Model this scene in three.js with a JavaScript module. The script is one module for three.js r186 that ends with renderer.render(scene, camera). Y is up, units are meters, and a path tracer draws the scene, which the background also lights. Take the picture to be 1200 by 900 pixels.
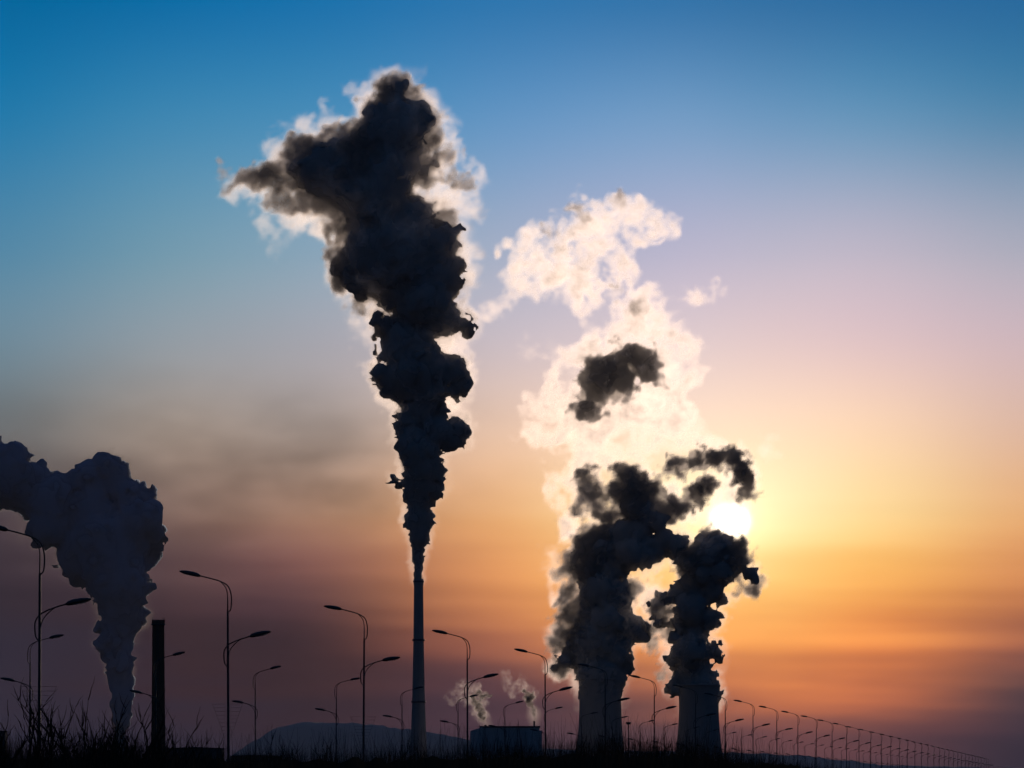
import * as THREE from 'three';
import { mergeGeometries } from 'three/addons/utils/BufferGeometryUtils.js';

// ---------------------------------------------------------------- camera, sky, sun, exposure
const W = 1200, H = 900, F = 3800, HORIZON = 918, EYE = 1.7;      // a long lens with the horizon just under the frame
const scene = new THREE.Scene();
const camera = new THREE.PerspectiveCamera(2 * Math.atan(H / 2 / F) * 180 / Math.PI, W / H, 1, 60000);
camera.position.set(0, EYE, 0);
camera.lookAt(0, EYE, -100);
camera.setViewOffset(W, H, 0, -(HORIZON - H / 2), W, H);           // lens shifted up, so that uprights stay upright
const renderer = new THREE.WebGLRenderer({ antialias: true });
renderer.toneMapping = THREE.LinearToneMapping;
renderer.toneMappingExposure = 1.65;                                // exposed for the sky beside the low sun
renderer.shadowMap.enabled = true;

const SUN_AZ = Math.atan(255 / F), SUN_EL = Math.atan(306 / F);
const sunDir = new THREE.Vector3(Math.sin(SUN_AZ) * Math.cos(SUN_EL), Math.sin(SUN_EL), -Math.cos(SUN_AZ) * Math.cos(SUN_EL));
const sun = new THREE.DirectionalLight(new THREE.Color().setRGB(1, 0.75, 0.575), 4.6);
sun.position.copy(sunDir).multiplyScalar(6000);
sun.target.position.set(0, 0, -3000);
sun.position.add(sun.target.position);
sun.castShadow = true;
Object.assign(sun.shadow.camera, { left: -1500, right: 1500, top: 1500, bottom: -1500, near: 1, far: 14000 });
scene.add(sun, sun.target);

// ---------------------------------------------------------------- noise
function rng(seed) { let a = seed >>> 0; return () => { a = (a + 0x6d2b79f5) | 0; let t = Math.imul(a ^ (a >>> 15), 1 | a); t = (t + Math.imul(t ^ (t >>> 7), 61 | t)) ^ t; return ((t ^ (t >>> 14)) >>> 0) / 4294967296; }; }
const PERM = new Uint8Array(512), GX = new Float32Array(512), GY = new Float32Array(512), GZ = new Float32Array(512);
{
  const r = rng(77), p = [...Array(256).keys()];
  for (let i = 255; i > 0; i--) { const j = Math.floor(r() * (i + 1)); [p[i], p[j]] = [p[j], p[i]]; }
  for (let i = 0; i < 512; i++) {
    PERM[i] = p[i & 255];
    const z = 1 - 2 * (((p[i & 255] * 37) % 256 + 0.5) / 256), a = p[i & 255] * 2.399963, q = Math.sqrt(1 - z * z);
    GX[i] = q * Math.cos(a) * 1.4; GY[i] = q * Math.sin(a) * 1.4; GZ[i] = z * 1.4;
  }
}
function noise(x, y, z) {
  const fx = Math.floor(x), fy = Math.floor(y), fz = Math.floor(z), X = fx & 255, Y = fy & 255, Z = fz & 255;
  x -= fx; y -= fy; z -= fz;
  const u = x * x * x * (x * (x * 6 - 15) + 10), v = y * y * y * (y * (y * 6 - 15) + 10), w = z * z * z * (z * (z * 6 - 15) + 10);
  const A = PERM[X] + Y, B = PERM[X + 1] + Y, AA = PERM[A] + Z, AB = PERM[A + 1] + Z, BA = PERM[B] + Z, BB = PERM[B + 1] + Z;
  const g = (h, a, b, c) => GX[h] * a + GY[h] * b + GZ[h] * c;
  const l = (t, a, b) => a + t * (b - a);
  return l(w, l(v, l(u, g(PERM[AA], x, y, z), g(PERM[BA], x - 1, y, z)), l(u, g(PERM[AB], x, y - 1, z), g(PERM[BB], x - 1, y - 1, z))),
    l(v, l(u, g(PERM[AA + 1], x, y, z - 1), g(PERM[BA + 1], x - 1, y, z - 1)), l(u, g(PERM[AB + 1], x, y - 1, z - 1), g(PERM[BB + 1], x - 1, y - 1, z - 1))));
}
const fbm = (x, y, z, n) => { let s = 0, a = 0.5; for (let i = 0; i < n; i++) { s += a * noise(x, y, z); x = x * 2.03 + 17.1; y = y * 2.03 + 5.3; z = z * 2.03 + 9.7; a *= 0.5; } return s; };
const clamp = (x, a, b) => Math.min(b, Math.max(a, x)), lerp = (a, b, t) => a + (b - a) * t;
const smooth = (a, b, x) => { const t = clamp((x - a) / (b - a), 0, 1); return t * t * (3 - 2 * t); };
const lin = (c) => (c <= 10.31 ? c / 255 / 12.92 : ((c / 255 + 0.055) / 1.055) ** 2.4);

// ---------------------------------------------------------------- the sky: colours by direction, dusk towards the low sun
// columns: tangent of the azimuth from the view axis x 3800; rows: tangent of the height x 3800
const SX = [-600, -400, -200, 0, 180, 300, 420, 600];
const SY = [918, 768, 618, 518, 418, 318, 268, 218, 168, 118, 68, 18];
const SKY = [
  [[0, 102, 158], [8, 108, 166], [28, 114, 172], [46, 118, 174], [50, 116, 170], [48, 112, 164], [42, 108, 160], [36, 104, 156]],
  [[36, 122, 170], [66, 136, 178], [82, 144, 186], [106, 152, 196], [120, 158, 198], [114, 154, 192], [106, 150, 186], [88, 136, 172]],
  [[84, 136, 166], [116, 154, 174], [142, 166, 186], [168, 176, 198], [186, 182, 204], [190, 184, 202], [190, 182, 198], [172, 172, 188]],
  [[110, 138, 154], [146, 156, 164], [170, 168, 176], [204, 190, 196], [222, 202, 204], [226, 200, 200], [222, 194, 196], [206, 182, 188]],
  [[108, 112, 114], [156, 142, 132], [176, 158, 148], [232, 196, 172], [252, 220, 194], [254, 220, 190], [250, 212, 180], [222, 184, 164]],
  [[80, 70, 74], [128, 104, 94], [172, 132, 106], [240, 182, 126], [255, 226, 168], [255, 230, 172], [254, 216, 150], [232, 176, 122]],
  [[62, 50, 56], [98, 74, 72], [150, 102, 84], [232, 160, 98], [253, 200, 120], [255, 206, 122], [252, 190, 104], [224, 154, 96]],
  [[46, 35, 42], [66, 45, 47], [110, 71, 61], [212, 136, 80], [248, 176, 88], [253, 184, 90], [250, 170, 82], [204, 128, 76]],
  [[40, 28, 34], [51, 33, 36], [80, 49, 45], [172, 102, 70], [234, 146, 72], [242, 152, 70], [232, 136, 66], [158, 92, 66]],
  [[39, 26, 31], [47, 29, 33], [60, 37, 39], [106, 64, 62], [172, 98, 65], [200, 112, 62], [190, 104, 62], [98, 64, 60]],
  [[37, 28, 37], [41, 29, 38], [50, 34, 42], [72, 48, 58], [98, 59, 60], [118, 66, 62], [112, 64, 60], [60, 43, 53]],
  [[28, 25, 37], [32, 27, 39], [40, 32, 45], [52, 39, 52], [64, 43, 54], [74, 47, 54], [72, 45, 54], [44, 35, 48]],
].map((r) => r.map((c) => c.map(lin)));
function cubic(a, b, c, d, t) { return b + 0.5 * t * (c - a + t * (2 * a - 5 * b + 4 * c - d + t * (3 * (b - c) + d - a))); }
function inTable(px, py, out) {
  let i = 0, j = 0;
  px = clamp(px, SX[0], SX.at(-1)); py = clamp(py, SY.at(-1), SY[0]);
  while (i < SX.length - 2 && px > SX[i + 1]) i++;
  while (j < SY.length - 2 && py < SY[j + 1]) j++;
  const u = (px - SX[i]) / (SX[i + 1] - SX[i]), v = (SY[j] - py) / (SY[j] - SY[j + 1]);
  for (let c = 0; c < 3; c++) {
    const row = (k) => { const r = SKY[clamp(k, 0, SY.length - 1)], at = (m) => r[clamp(m, 0, SX.length - 1)][c]; return cubic(at(i - 1), at(i), at(i + 1), at(i + 2), u); };
    out[c] = Math.max(0.0005, cubic(row(j - 1), row(j), row(j + 1), row(j + 2), v));
  }
}
function skyTexture() {
  const w = 4096, h = 2048, data = new Float32Array(w * h * 4), c = [0, 0, 0];
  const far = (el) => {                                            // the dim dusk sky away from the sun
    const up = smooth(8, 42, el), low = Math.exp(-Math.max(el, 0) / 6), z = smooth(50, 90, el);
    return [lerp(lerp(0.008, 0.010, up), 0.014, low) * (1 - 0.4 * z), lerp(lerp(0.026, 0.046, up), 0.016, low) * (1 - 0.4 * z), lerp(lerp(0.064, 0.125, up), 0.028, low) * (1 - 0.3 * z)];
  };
  for (let y = 0; y < h; y++) {
    const el = ((y + 0.5) / h - 0.5) * 180, tan = Math.tan(el * Math.PI / 180) * F;
    for (let x = 0; x < w; x++) {
      const o = (y * w + x) * 4, round = ((x + 0.5) / w - 0.5) * 360;       // atan2(z, x)
      let az = round + 90; if (az > 180) az -= 360;                          // 0 along the view, positive to the right
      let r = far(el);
      if (el > -1 && el < 75 && Math.abs(az) < 90) {
        const px = Math.tan(az * Math.PI / 180) * F, out = Math.max(0, Math.abs(az) - 8.6) / 13, up = Math.max(0, el - 13.4) / 20;
        let streak = 0, dim = 1;
        if (el < 16 && Math.abs(az) < 16) {
          const low = Math.exp(-((el - 1.8) ** 2) / 5);
          streak = low * (fbm(az * 0.16 + 3, el * 3.1 + az * 0.05, 1.5, 4) * 0.55);
          const smog = smooth(-12, -5, az) * smooth(1.5, -4, az) * Math.exp(-((el - 5.4) ** 2) / 1.6);
          dim = 1 - smog * clamp(0.08 + fbm(az * 0.45, el * 1.3, 7.7, 4) * 0.85, -0.1, 0.4);
        }
        inTable(px, tan + streak * 85, c);
        const t = Math.exp(-out * out) * Math.exp(-up * up);
        r = r.map((f, k) => lerp(f, c[k] * (1 + streak * 0.6) * dim, t));
        const dx = az - SUN_AZ * 180 / Math.PI, dy = el - SUN_EL * 180 / Math.PI, d = Math.hypot(dx, dy);
        const disc = smooth(0.375, 0.25, d) * 3, glow = 0.75 * Math.exp(-d / 0.45) + 0.22 * Math.exp(-d / 1.5);
        r = r.map((f, k) => f + disc * [1, 0.95, 0.82][k] + glow * [1, 0.78, 0.5][k]);
      }
      for (let k = 0; k < 3; k++) data[o + k] = r[k] / renderer.toneMappingExposure;
      data[o + 3] = 1;
    }
  }
  const t = new THREE.DataTexture(data, w, h, THREE.RGBAFormat, THREE.FloatType);
  t.mapping = THREE.EquirectangularReflectionMapping; t.magFilter = THREE.LinearFilter; t.needsUpdate = true;
  return t;
}
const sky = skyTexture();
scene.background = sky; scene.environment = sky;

// ---------------------------------------------------------------- helpers
const taken = new Map();
function numbered(name) { const n = taken.get(name) ?? 0; taken.set(name, n + 1); return n ? `${name}_${String(n).padStart(3, '0')}` : name; }
function tag(o, label, category, group, kind) { Object.assign(o.userData, { label }, category && { category }, group && { group }, kind && { kind }); return o; }
function thing(name, label, category, pos, group) { const o = new THREE.Group(); o.name = numbered(name); o.position.copy(pos); scene.add(o); return tag(o, label, category, group); }
function part(parent, name, geo, mat, kind) { const m = new THREE.Mesh(geo, mat); m.name = name; m.castShadow = m.receiveShadow = true; if (kind) m.userData.kind = kind; parent.add(m); return m; }
const at = (px, py, z) => new THREE.Vector3((px - 600) / F * z, EYE + (HORIZON - py) / F * z, -z);   // a place in the world, told by where it stands in the view and how far it is
const rgb = (r, g, b) => new THREE.Color().setRGB(r, g, b);
const mat = (r, g, b, rough = 0.9) => rough > 0.85 ? new THREE.MeshLambertMaterial({ color: rgb(r, g, b) }) : new THREE.MeshStandardMaterial({ color: rgb(r, g, b), roughness: rough });

// ---------------------------------------------------------------- smoke: a density field meshed at several depths
function surfaceNet(f, nx, ny, nz, iso) {                           // naive surface nets: positions in cells, triangles
  const index = new Int32Array(nx * ny * nz).fill(-1), pos = [], tri = [], sx = 1, sy = nx, sz = nx * ny;
  for (let k = 0; k < nz - 1; k++) for (let j = 0; j < ny - 1; j++) for (let i = 0; i < nx - 1; i++) {
    const o = i + j * sy + k * sz;
    let mask = 0;
    for (let c = 0; c < 8; c++) if (f[o + (c & 1) + ((c >> 1) & 1) * sy + (c >> 2) * sz] < iso) mask |= 1 << c;
    if (mask === 0 || mask === 255) continue;
    let x = 0, y = 0, z = 0, n = 0;
    for (let a = 0; a < 8; a++) for (const b of [1, 2, 4]) {
      if (a & b) continue;
      const q = a | b;
      if (((mask >> a) & 1) === ((mask >> q) & 1)) continue;
      const fa = f[o + (a & 1) + ((a >> 1) & 1) * sy + (a >> 2) * sz] - iso, fb = f[o + (q & 1) + ((q >> 1) & 1) * sy + (q >> 2) * sz] - iso, t = fa / (fa - fb);
      x += (a & 1) + (b === 1 ? t : 0); y += ((a >> 1) & 1) + (b === 2 ? t : 0); z += (a >> 2) + (b === 4 ? t : 0); n++;
    }
    index[o] = pos.length / 3;
    pos.push(i + x / n, j + y / n, k + z / n);
  }
  const quad = (a, b, c, d, flip) => { if (a < 0 || b < 0 || c < 0 || d < 0) return; if (flip) tri.push(a, c, b, a, d, c); else tri.push(a, b, c, a, c, d); };
  for (let k = 1; k < nz - 1; k++) for (let j = 1; j < ny - 1; j++) for (let i = 1; i < nx - 1; i++) {
    const o = i + j * sy + k * sz, s = f[o] < iso;
    if (s !== f[o + sx] < iso) quad(index[o - sy - sz], index[o - sz], index[o], index[o - sy], !s);
    if (s !== f[o + sy] < iso) quad(index[o - sx - sz], index[o - sx], index[o], index[o - sz], !s);
    if (s !== f[o + sz] < iso) quad(index[o - sx - sy], index[o - sy], index[o], index[o - sx], !s);
  }
  return { pos, tri };
}
// blobs: [x, y, r, density = 1] or capsules [x, y, r, x2, y2, r2, density = 1] in view units; z comes from the seed
function fieldOf(blobs, box, vox, seed, flat, thin = 1.35) {
  const [x0, y0, z0, nx, ny, nz] = box, n = nx * ny * nz, sd = new Float32Array(n).fill(60), ws = new Float32Array(n), wd = new Float32Array(n), r_ = rng(seed), K = 5, R = 34;
  for (const b of blobs) {
    const cap = b.length > 5, [ax, ay, ar] = b, [bx, by, br] = cap ? b.slice(3) : b, den = (cap ? b[6] : b[3]) ?? 1, az = (r_() - 0.5) * ar * flat, bz = cap ? (r_() - 0.5) * br * flat : az, m = Math.max(ar, br) + R;
    const lo = (v, o) => Math.max(0, Math.floor((v - o) / vox)), hi = (v, o, c) => Math.min(c - 1, Math.ceil((v - o) / vox));
    const i0 = lo(Math.min(ax, bx) - m, x0), i1 = hi(Math.max(ax, bx) + m, x0, nx), j0 = lo(-Math.max(ay, by) - m, y0), j1 = hi(-Math.min(ay, by) + m, y0, ny), k0 = lo(Math.min(az, bz) - m, z0), k1 = hi(Math.max(az, bz) + m, z0, nz);
    const SQ = thin, dx = bx - ax, dy = -(by - ay), dz = (bz - az) * SQ, dd = dx * dx + dy * dy + dz * dz;
    for (let k = k0; k <= k1; k++) for (let j = j0; j <= j1; j++) for (let i = i0; i <= i1; i++) {
      const px = x0 + i * vox - ax, py = y0 + j * vox + ay, pz = (z0 + k * vox - az) * SQ, t = dd > 0 ? clamp((px * dx + py * dy + pz * dz) / dd, 0, 1) : 0;
      const d = Math.hypot(px - dx * t, py - dy * t, pz - dz * t) - (ar + (br - ar) * t), o = i + nx * (j + ny * k), h = Math.max(K - Math.abs(d - sd[o]), 0) / K, w = Math.exp(-Math.max(d, -40) / 7);
      sd[o] = Math.min(d, sd[o]) - h * h * K * 0.25;
      ws[o] += w; wd[o] += w * den;
    }
  }
  for (let o = 0; o < n; o++) ws[o] = ws[o] > 0 ? wd[o] / ws[o] : 1;
  return { sd, den: ws };
}
function boxOf(blobs, vox, pad, deep) {
  let a = 1e9, b = -1e9, c = 1e9, d = -1e9, r = 0;
  for (const q of blobs) for (const [x, y, s] of q.length > 5 ? [q, q.slice(3)] : [q]) { a = Math.min(a, x - s); b = Math.max(b, x + s); c = Math.min(c, -y - s); d = Math.max(d, -y + s); r = Math.max(r, s); }
  const z = r * deep + pad;
  return [a - pad, c - pad, -z, Math.ceil((b - a + 2 * pad) / vox) + 1, Math.ceil((d - c + 2 * pad) / vox) + 1, Math.ceil(2 * z / vox) + 1];
}
// how far the billows and torn wisps push the edge of a field at a place; s is the size of the billows there
const LAMBDA = [72, 34, 16, 8, 4.4];
function billow(x, y, z, s, wsp, seed, fine) {
  const wx = 7 * wsp * noise(x / 24, y / 24, z / 24 + 40), wy = 7 * wsp * noise(x / 24 + 31, y / 24, z / 24);
  let d = 0;
  for (let q = 0; q < 5; q++) {
    const L = LAMBDA[q], amp = L * (q < 2 ? 0.55 : 0.75) * smooth(2.8 * s, 1.0 * s, L);
    if (amp < 0.1 || L < fine) continue;
    const v = noise((x + wx) / L + q * 7.1 + seed, (y + wy) / L + q * 11.3, z / L + q * 3.9);
    d += amp * lerp(Math.abs(v) * 1.7 - 0.4, v, wsp);
  }
  return d;
}
function roughen(fd, box, vox, lump, wispy, seed, reach, fine) {
  const [x0, y0, z0, nx, ny, nz] = box, f = new Float32Array(nx * ny * nz);
  for (let k = 0, o = 0; k < nz; k++) for (let j = 0; j < ny; j++) {
    const y = y0 + j * vox, s = lump(-y), wsp = wispy(-y);
    for (let i = 0; i < nx; i++, o++) { const d = fd.sd[o]; f[o] = Math.abs(d) < reach ? d - billow(x0 + i * vox, y, z0 + k * vox, s, wsp, seed, fine) : d; }
  }
  return f;
}
function coreMesh(f, box, vox, scale, origin, iso, broad) {            // its normals follow the broad swell of the smoke, which has no hard skin
  const [x0, y0, z0, nx, ny, nz] = box, N = [], S = nx * ny, net = surfaceNet(f, nx, ny, nz, iso), pos = net.pos, up = new Int32Array(pos.length / 3).map((_, i) => i), size = new Map();
  const root = (i) => { while (up[i] !== i) { up[i] = up[up[i]]; i = up[i]; } return i; };
  for (let i = 0; i < net.tri.length; i += 3) { const r = root(net.tri[i]); up[root(net.tri[i + 1])] = r; up[root(net.tri[i + 2])] = r; }
  for (let i = 0; i < up.length; i++) size.set(root(i), (size.get(root(i)) ?? 0) + 1);
  const tri = net.tri.filter((v) => size.get(root(v)) > 260), P = new Float32Array(pos.length);
  for (let v = 0; v < P.length; v += 3) { P[v] = (x0 + pos[v] * vox - origin[0]) * scale; P[v + 1] = (y0 + pos[v + 1] * vox + origin[1]) * scale; P[v + 2] = (z0 + pos[v + 2] * vox) * scale; }
  const g = new THREE.BufferGeometry();
  g.setAttribute('position', new THREE.BufferAttribute(P, 3));
  for (let v = 0; v < P.length; v += 3) {
    const q = (k, n) => clamp(Math.round(pos[v + k]), 3, n - 4), o = q(0, nx) + nx * (q(1, ny) + ny * q(2, nz)), n = [broad[o + 3] - broad[o - 3], broad[o + 3 * nx] - broad[o - 3 * nx], broad[o + 3 * S] - broad[o - 3 * S]], m = Math.hypot(...n) || 1;
    N.push(n[0] / m, n[1] / m, n[2] / m);
  }
  g.setAttribute('normal', new THREE.Float32BufferAttribute(N, 3));
  g.setIndex(tri);
  return g;
}
let smokeTris = 0;
function sample(f, box, vox, x, y, z) {
  const [x0, y0, z0, nx, ny, nz] = box, u = clamp((x - x0) / vox, 0, nx - 1.001), v = clamp((y - y0) / vox, 0, ny - 1.001), w = clamp((z - z0) / vox, 0, nz - 1.001), i = Math.floor(u), j = Math.floor(v), k = Math.floor(w), a = u - i, b = v - j, c = w - k, o = i + nx * (j + ny * k), S = nx * ny;
  const m = (p) => lerp(lerp(f[p], f[p + 1], a), lerp(f[p + nx], f[p + nx + 1], a), b);
  return lerp(m(o), m(o + S), c);
}
// loose smoke: billowing sheets, one behind the other through the whole depth of the smoke, each as opaque at a place as the smoke is thick there
function sheets(box, step, gap, scale, origin, seed, thickness) {
  const [x0, y0, z0] = box, [x1, y1, z1] = box.end, nx = Math.ceil((x1 - x0) / step), ny = Math.ceil((y1 - y0) / step), P = [], C = [], I = [], A = new Float32Array((nx + 1) * (ny + 1)), Z = new Float32Array(A.length), id = new Int32Array(A.length), T = new Float32Array(A.length), tint = [1];
  for (let k = 0, n = Math.floor((z1 - z0) / gap); k < n; k++) {
    const zc = z0 + (k + 0.5) * (z1 - z0) / n;
    for (let j = 0, o = 0; j <= ny; j++) for (let i = 0; i <= nx; i++, o++) {
      const x = x0 + i * step, y = y0 + j * step, z = zc + gap * (0.9 * noise(x / 46 + k * 9.1, y / 46, seed) + 0.4 * noise(x / 17, y / 17, k * 5.3 + seed));
      Z[o] = z; A[o] = 1 - Math.exp(-gap * thickness(x, y, z, tint)); T[o] = tint[0]; id[o] = -1;
    }
    const put = (o) => { if (id[o] < 0) { id[o] = P.length / 3; P.push((x0 + (o % (nx + 1)) * step - origin[0]) * scale, (y0 + Math.floor(o / (nx + 1)) * step + origin[1]) * scale, Z[o] * scale); C.push(T[o], T[o], T[o], A[o]); } return id[o]; };
    for (let j = 0; j < ny; j++) for (let i = 0; i < nx; i++) {
      const o = i + j * (nx + 1), q = [o, o + 1, o + nx + 2, o + nx + 1];
      if (Math.max(...q.map((v) => A[v])) < 0.004) continue;
      const [a, b, c, d] = q.map(put);
      I.push(a, b, c, a, c, d);
    }
  }
  const g = new THREE.BufferGeometry();
  g.setAttribute('position', new THREE.Float32BufferAttribute(P, 3));
  g.setAttribute('color', new THREE.Float32BufferAttribute(C, 4));
  g.setIndex(I);
  g.computeVertexNormals();
  return g;
}
function plume({ name, label, category, z, foot, core, semi = [], veil, vox, lump, wispy, coreMat, veilMat, edge = 0.2, thick = 0.05, torn = 1, seed, deep = 1.2, flat = 0.6, iso = 0, veilThin = 1.6, gap = 7, step = 2.2, haze = 1, grey = 0.26, pale = 1, rim = 0.9, ragged = 1, unit = 1 }) {
  const o = thing(name, label, category, at(foot[0], foot[1], z), undefined), scale = z / F;
  const all = [...core, ...semi, ...veil], box = boxOf(all, vox, 30, deep), [x0, y0, z0, nx, ny, nz] = box;
  box.end = [x0 + nx * vox, y0 + ny * vox, z0 + nz * vox];
  let cf = null, sf = null, sd = null, vf = null, vd = null;
  if (core.length) {
    const lumps = fieldOf(core, box, vox, seed, flat);
    cf = roughen(lumps, box, vox, lump, wispy, seed, 44, vox * 1.9);
    const g = coreMesh(cf, box, vox, scale, foot, iso, lumps.sd);
    smokeTris += g.index.count / 3;
    part(o, 'dense_smoke', g, coreMat, 'stuff');
  }
  if (semi.length) {                                                 // smoke thick enough to be dark, yet with no solid heart
    const fd = fieldOf(semi, box, vox, seed + 4, flat);
    sd = fd.den; sf = roughen(fd, box, vox, lump, (y) => Math.min(1, wispy(y) + 0.3), seed + 20, 44, vox * 1.9);
  }
  if (veil.length) {
    const fd = fieldOf(veil, box, vox, seed + 9, flat, veilThin);
    vd = fd.den; vf = roughen(fd, box, vox, lump, (y) => Math.min(1, wispy(y) + 0.35), seed + 50, 44, vox * 1.9);
  }
  const g = sheets(box, step, gap, scale, foot, seed * 3.1, (x, y, zz, tint) => {                                              // white vapour; shade inside thick smoke and its bright rims put into the tint
    const c = cf ? sample(cf, box, vox, x, y, zz) - iso : 99, v = vf ? sample(vf, box, vox, x, y, zz) : 99, m = sf ? sample(sf, box, vox, x, y, zz) : 99, w = wispy(-y), dp = lerp(1.3, 5, w) * haze;
    if (c < -5 || (c > dp * 4 && v > 4 && m > 12)) return 0;
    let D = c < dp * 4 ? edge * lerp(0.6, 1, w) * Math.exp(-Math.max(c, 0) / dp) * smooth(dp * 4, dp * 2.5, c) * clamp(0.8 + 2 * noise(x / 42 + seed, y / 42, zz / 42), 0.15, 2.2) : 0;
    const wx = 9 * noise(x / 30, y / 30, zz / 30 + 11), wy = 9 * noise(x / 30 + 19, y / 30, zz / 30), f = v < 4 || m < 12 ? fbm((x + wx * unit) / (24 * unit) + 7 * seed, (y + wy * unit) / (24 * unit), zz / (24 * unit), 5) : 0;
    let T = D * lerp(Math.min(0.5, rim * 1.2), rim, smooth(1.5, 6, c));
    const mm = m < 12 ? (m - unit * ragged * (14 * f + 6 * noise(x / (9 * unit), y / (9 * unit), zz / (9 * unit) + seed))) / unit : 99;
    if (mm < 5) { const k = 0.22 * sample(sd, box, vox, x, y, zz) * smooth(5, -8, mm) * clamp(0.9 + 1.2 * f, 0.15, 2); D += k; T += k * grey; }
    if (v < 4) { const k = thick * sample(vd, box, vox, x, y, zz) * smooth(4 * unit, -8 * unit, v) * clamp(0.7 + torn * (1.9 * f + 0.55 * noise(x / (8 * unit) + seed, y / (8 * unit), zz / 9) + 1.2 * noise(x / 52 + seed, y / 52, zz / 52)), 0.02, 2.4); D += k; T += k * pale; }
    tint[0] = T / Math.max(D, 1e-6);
    return D;
  });
  smokeTris += g.index.count / 3;
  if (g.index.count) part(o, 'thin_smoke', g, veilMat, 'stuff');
  return o;
}
const smokeMat = (c, through) => new THREE.MeshPhysicalMaterial({ color: rgb(...c), roughness: 1, specularIntensity: 0, transmission: through, thickness: 0, transparent: true, vertexColors: true, side: THREE.DoubleSide });
const darkSmoke = new THREE.MeshLambertMaterial({ color: rgb(0.22, 0.22, 0.22) });
const paleSteam = smokeMat([0.96, 0.95, 0.94], 0.66);
const ramp = (...p) => (y) => { let i = 0; while (i < p.length - 2 && (p[0][0] > p[1][0] ? y < p[i + 1][0] : y > p[i + 1][0])) i++; const [a, u] = p[i], [b, v] = p[i + 1]; return lerp(u, v, clamp((y - a) / (b - a), 0, 1)); };

// the tall plume over the chimney
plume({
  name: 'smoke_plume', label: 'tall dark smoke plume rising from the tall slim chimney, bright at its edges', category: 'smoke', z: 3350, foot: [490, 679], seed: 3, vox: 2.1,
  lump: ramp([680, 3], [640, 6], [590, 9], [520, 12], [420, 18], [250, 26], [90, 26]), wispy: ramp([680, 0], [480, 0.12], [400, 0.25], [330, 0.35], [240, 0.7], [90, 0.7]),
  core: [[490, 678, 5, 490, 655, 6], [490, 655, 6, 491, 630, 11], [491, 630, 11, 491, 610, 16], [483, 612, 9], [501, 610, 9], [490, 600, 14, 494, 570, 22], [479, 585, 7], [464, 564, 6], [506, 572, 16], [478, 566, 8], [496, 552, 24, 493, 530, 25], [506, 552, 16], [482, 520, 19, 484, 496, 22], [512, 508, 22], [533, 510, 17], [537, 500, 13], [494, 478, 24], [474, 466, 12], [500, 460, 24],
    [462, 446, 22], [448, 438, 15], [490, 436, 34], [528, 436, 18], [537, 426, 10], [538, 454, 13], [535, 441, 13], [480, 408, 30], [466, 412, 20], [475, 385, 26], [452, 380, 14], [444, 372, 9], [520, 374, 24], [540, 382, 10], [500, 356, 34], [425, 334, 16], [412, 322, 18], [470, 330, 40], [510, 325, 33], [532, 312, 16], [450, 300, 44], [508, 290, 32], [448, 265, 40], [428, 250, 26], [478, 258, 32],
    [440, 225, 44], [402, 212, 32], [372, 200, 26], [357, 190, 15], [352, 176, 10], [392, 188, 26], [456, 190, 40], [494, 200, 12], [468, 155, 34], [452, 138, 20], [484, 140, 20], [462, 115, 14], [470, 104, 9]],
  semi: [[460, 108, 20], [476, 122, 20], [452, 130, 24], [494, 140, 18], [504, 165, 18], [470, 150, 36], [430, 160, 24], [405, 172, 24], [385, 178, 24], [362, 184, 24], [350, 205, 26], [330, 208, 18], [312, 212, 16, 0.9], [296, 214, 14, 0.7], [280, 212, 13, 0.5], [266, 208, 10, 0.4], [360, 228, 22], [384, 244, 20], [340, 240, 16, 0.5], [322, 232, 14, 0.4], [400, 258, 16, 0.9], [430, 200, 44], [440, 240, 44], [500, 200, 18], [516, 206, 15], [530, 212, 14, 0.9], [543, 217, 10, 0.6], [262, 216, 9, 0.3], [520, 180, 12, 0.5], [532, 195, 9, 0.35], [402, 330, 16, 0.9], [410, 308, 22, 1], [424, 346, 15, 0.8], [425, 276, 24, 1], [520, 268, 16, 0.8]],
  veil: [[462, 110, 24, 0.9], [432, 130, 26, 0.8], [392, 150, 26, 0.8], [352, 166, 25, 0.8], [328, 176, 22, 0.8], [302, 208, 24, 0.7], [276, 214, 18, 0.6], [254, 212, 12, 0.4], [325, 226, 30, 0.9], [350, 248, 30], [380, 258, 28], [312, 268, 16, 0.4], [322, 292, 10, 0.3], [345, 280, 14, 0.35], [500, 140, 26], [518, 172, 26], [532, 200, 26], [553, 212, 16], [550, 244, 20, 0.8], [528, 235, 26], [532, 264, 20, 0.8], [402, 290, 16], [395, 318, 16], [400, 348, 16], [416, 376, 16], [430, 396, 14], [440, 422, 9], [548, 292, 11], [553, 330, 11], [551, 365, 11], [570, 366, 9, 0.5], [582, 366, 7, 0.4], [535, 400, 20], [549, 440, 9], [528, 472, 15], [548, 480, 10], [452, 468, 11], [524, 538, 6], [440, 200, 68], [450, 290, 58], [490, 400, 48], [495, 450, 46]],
  coreMat: darkSmoke, veilMat: paleSteam, edge: 0.15, thick: 0.03, torn: 1, haze: 1.7,
});
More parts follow.
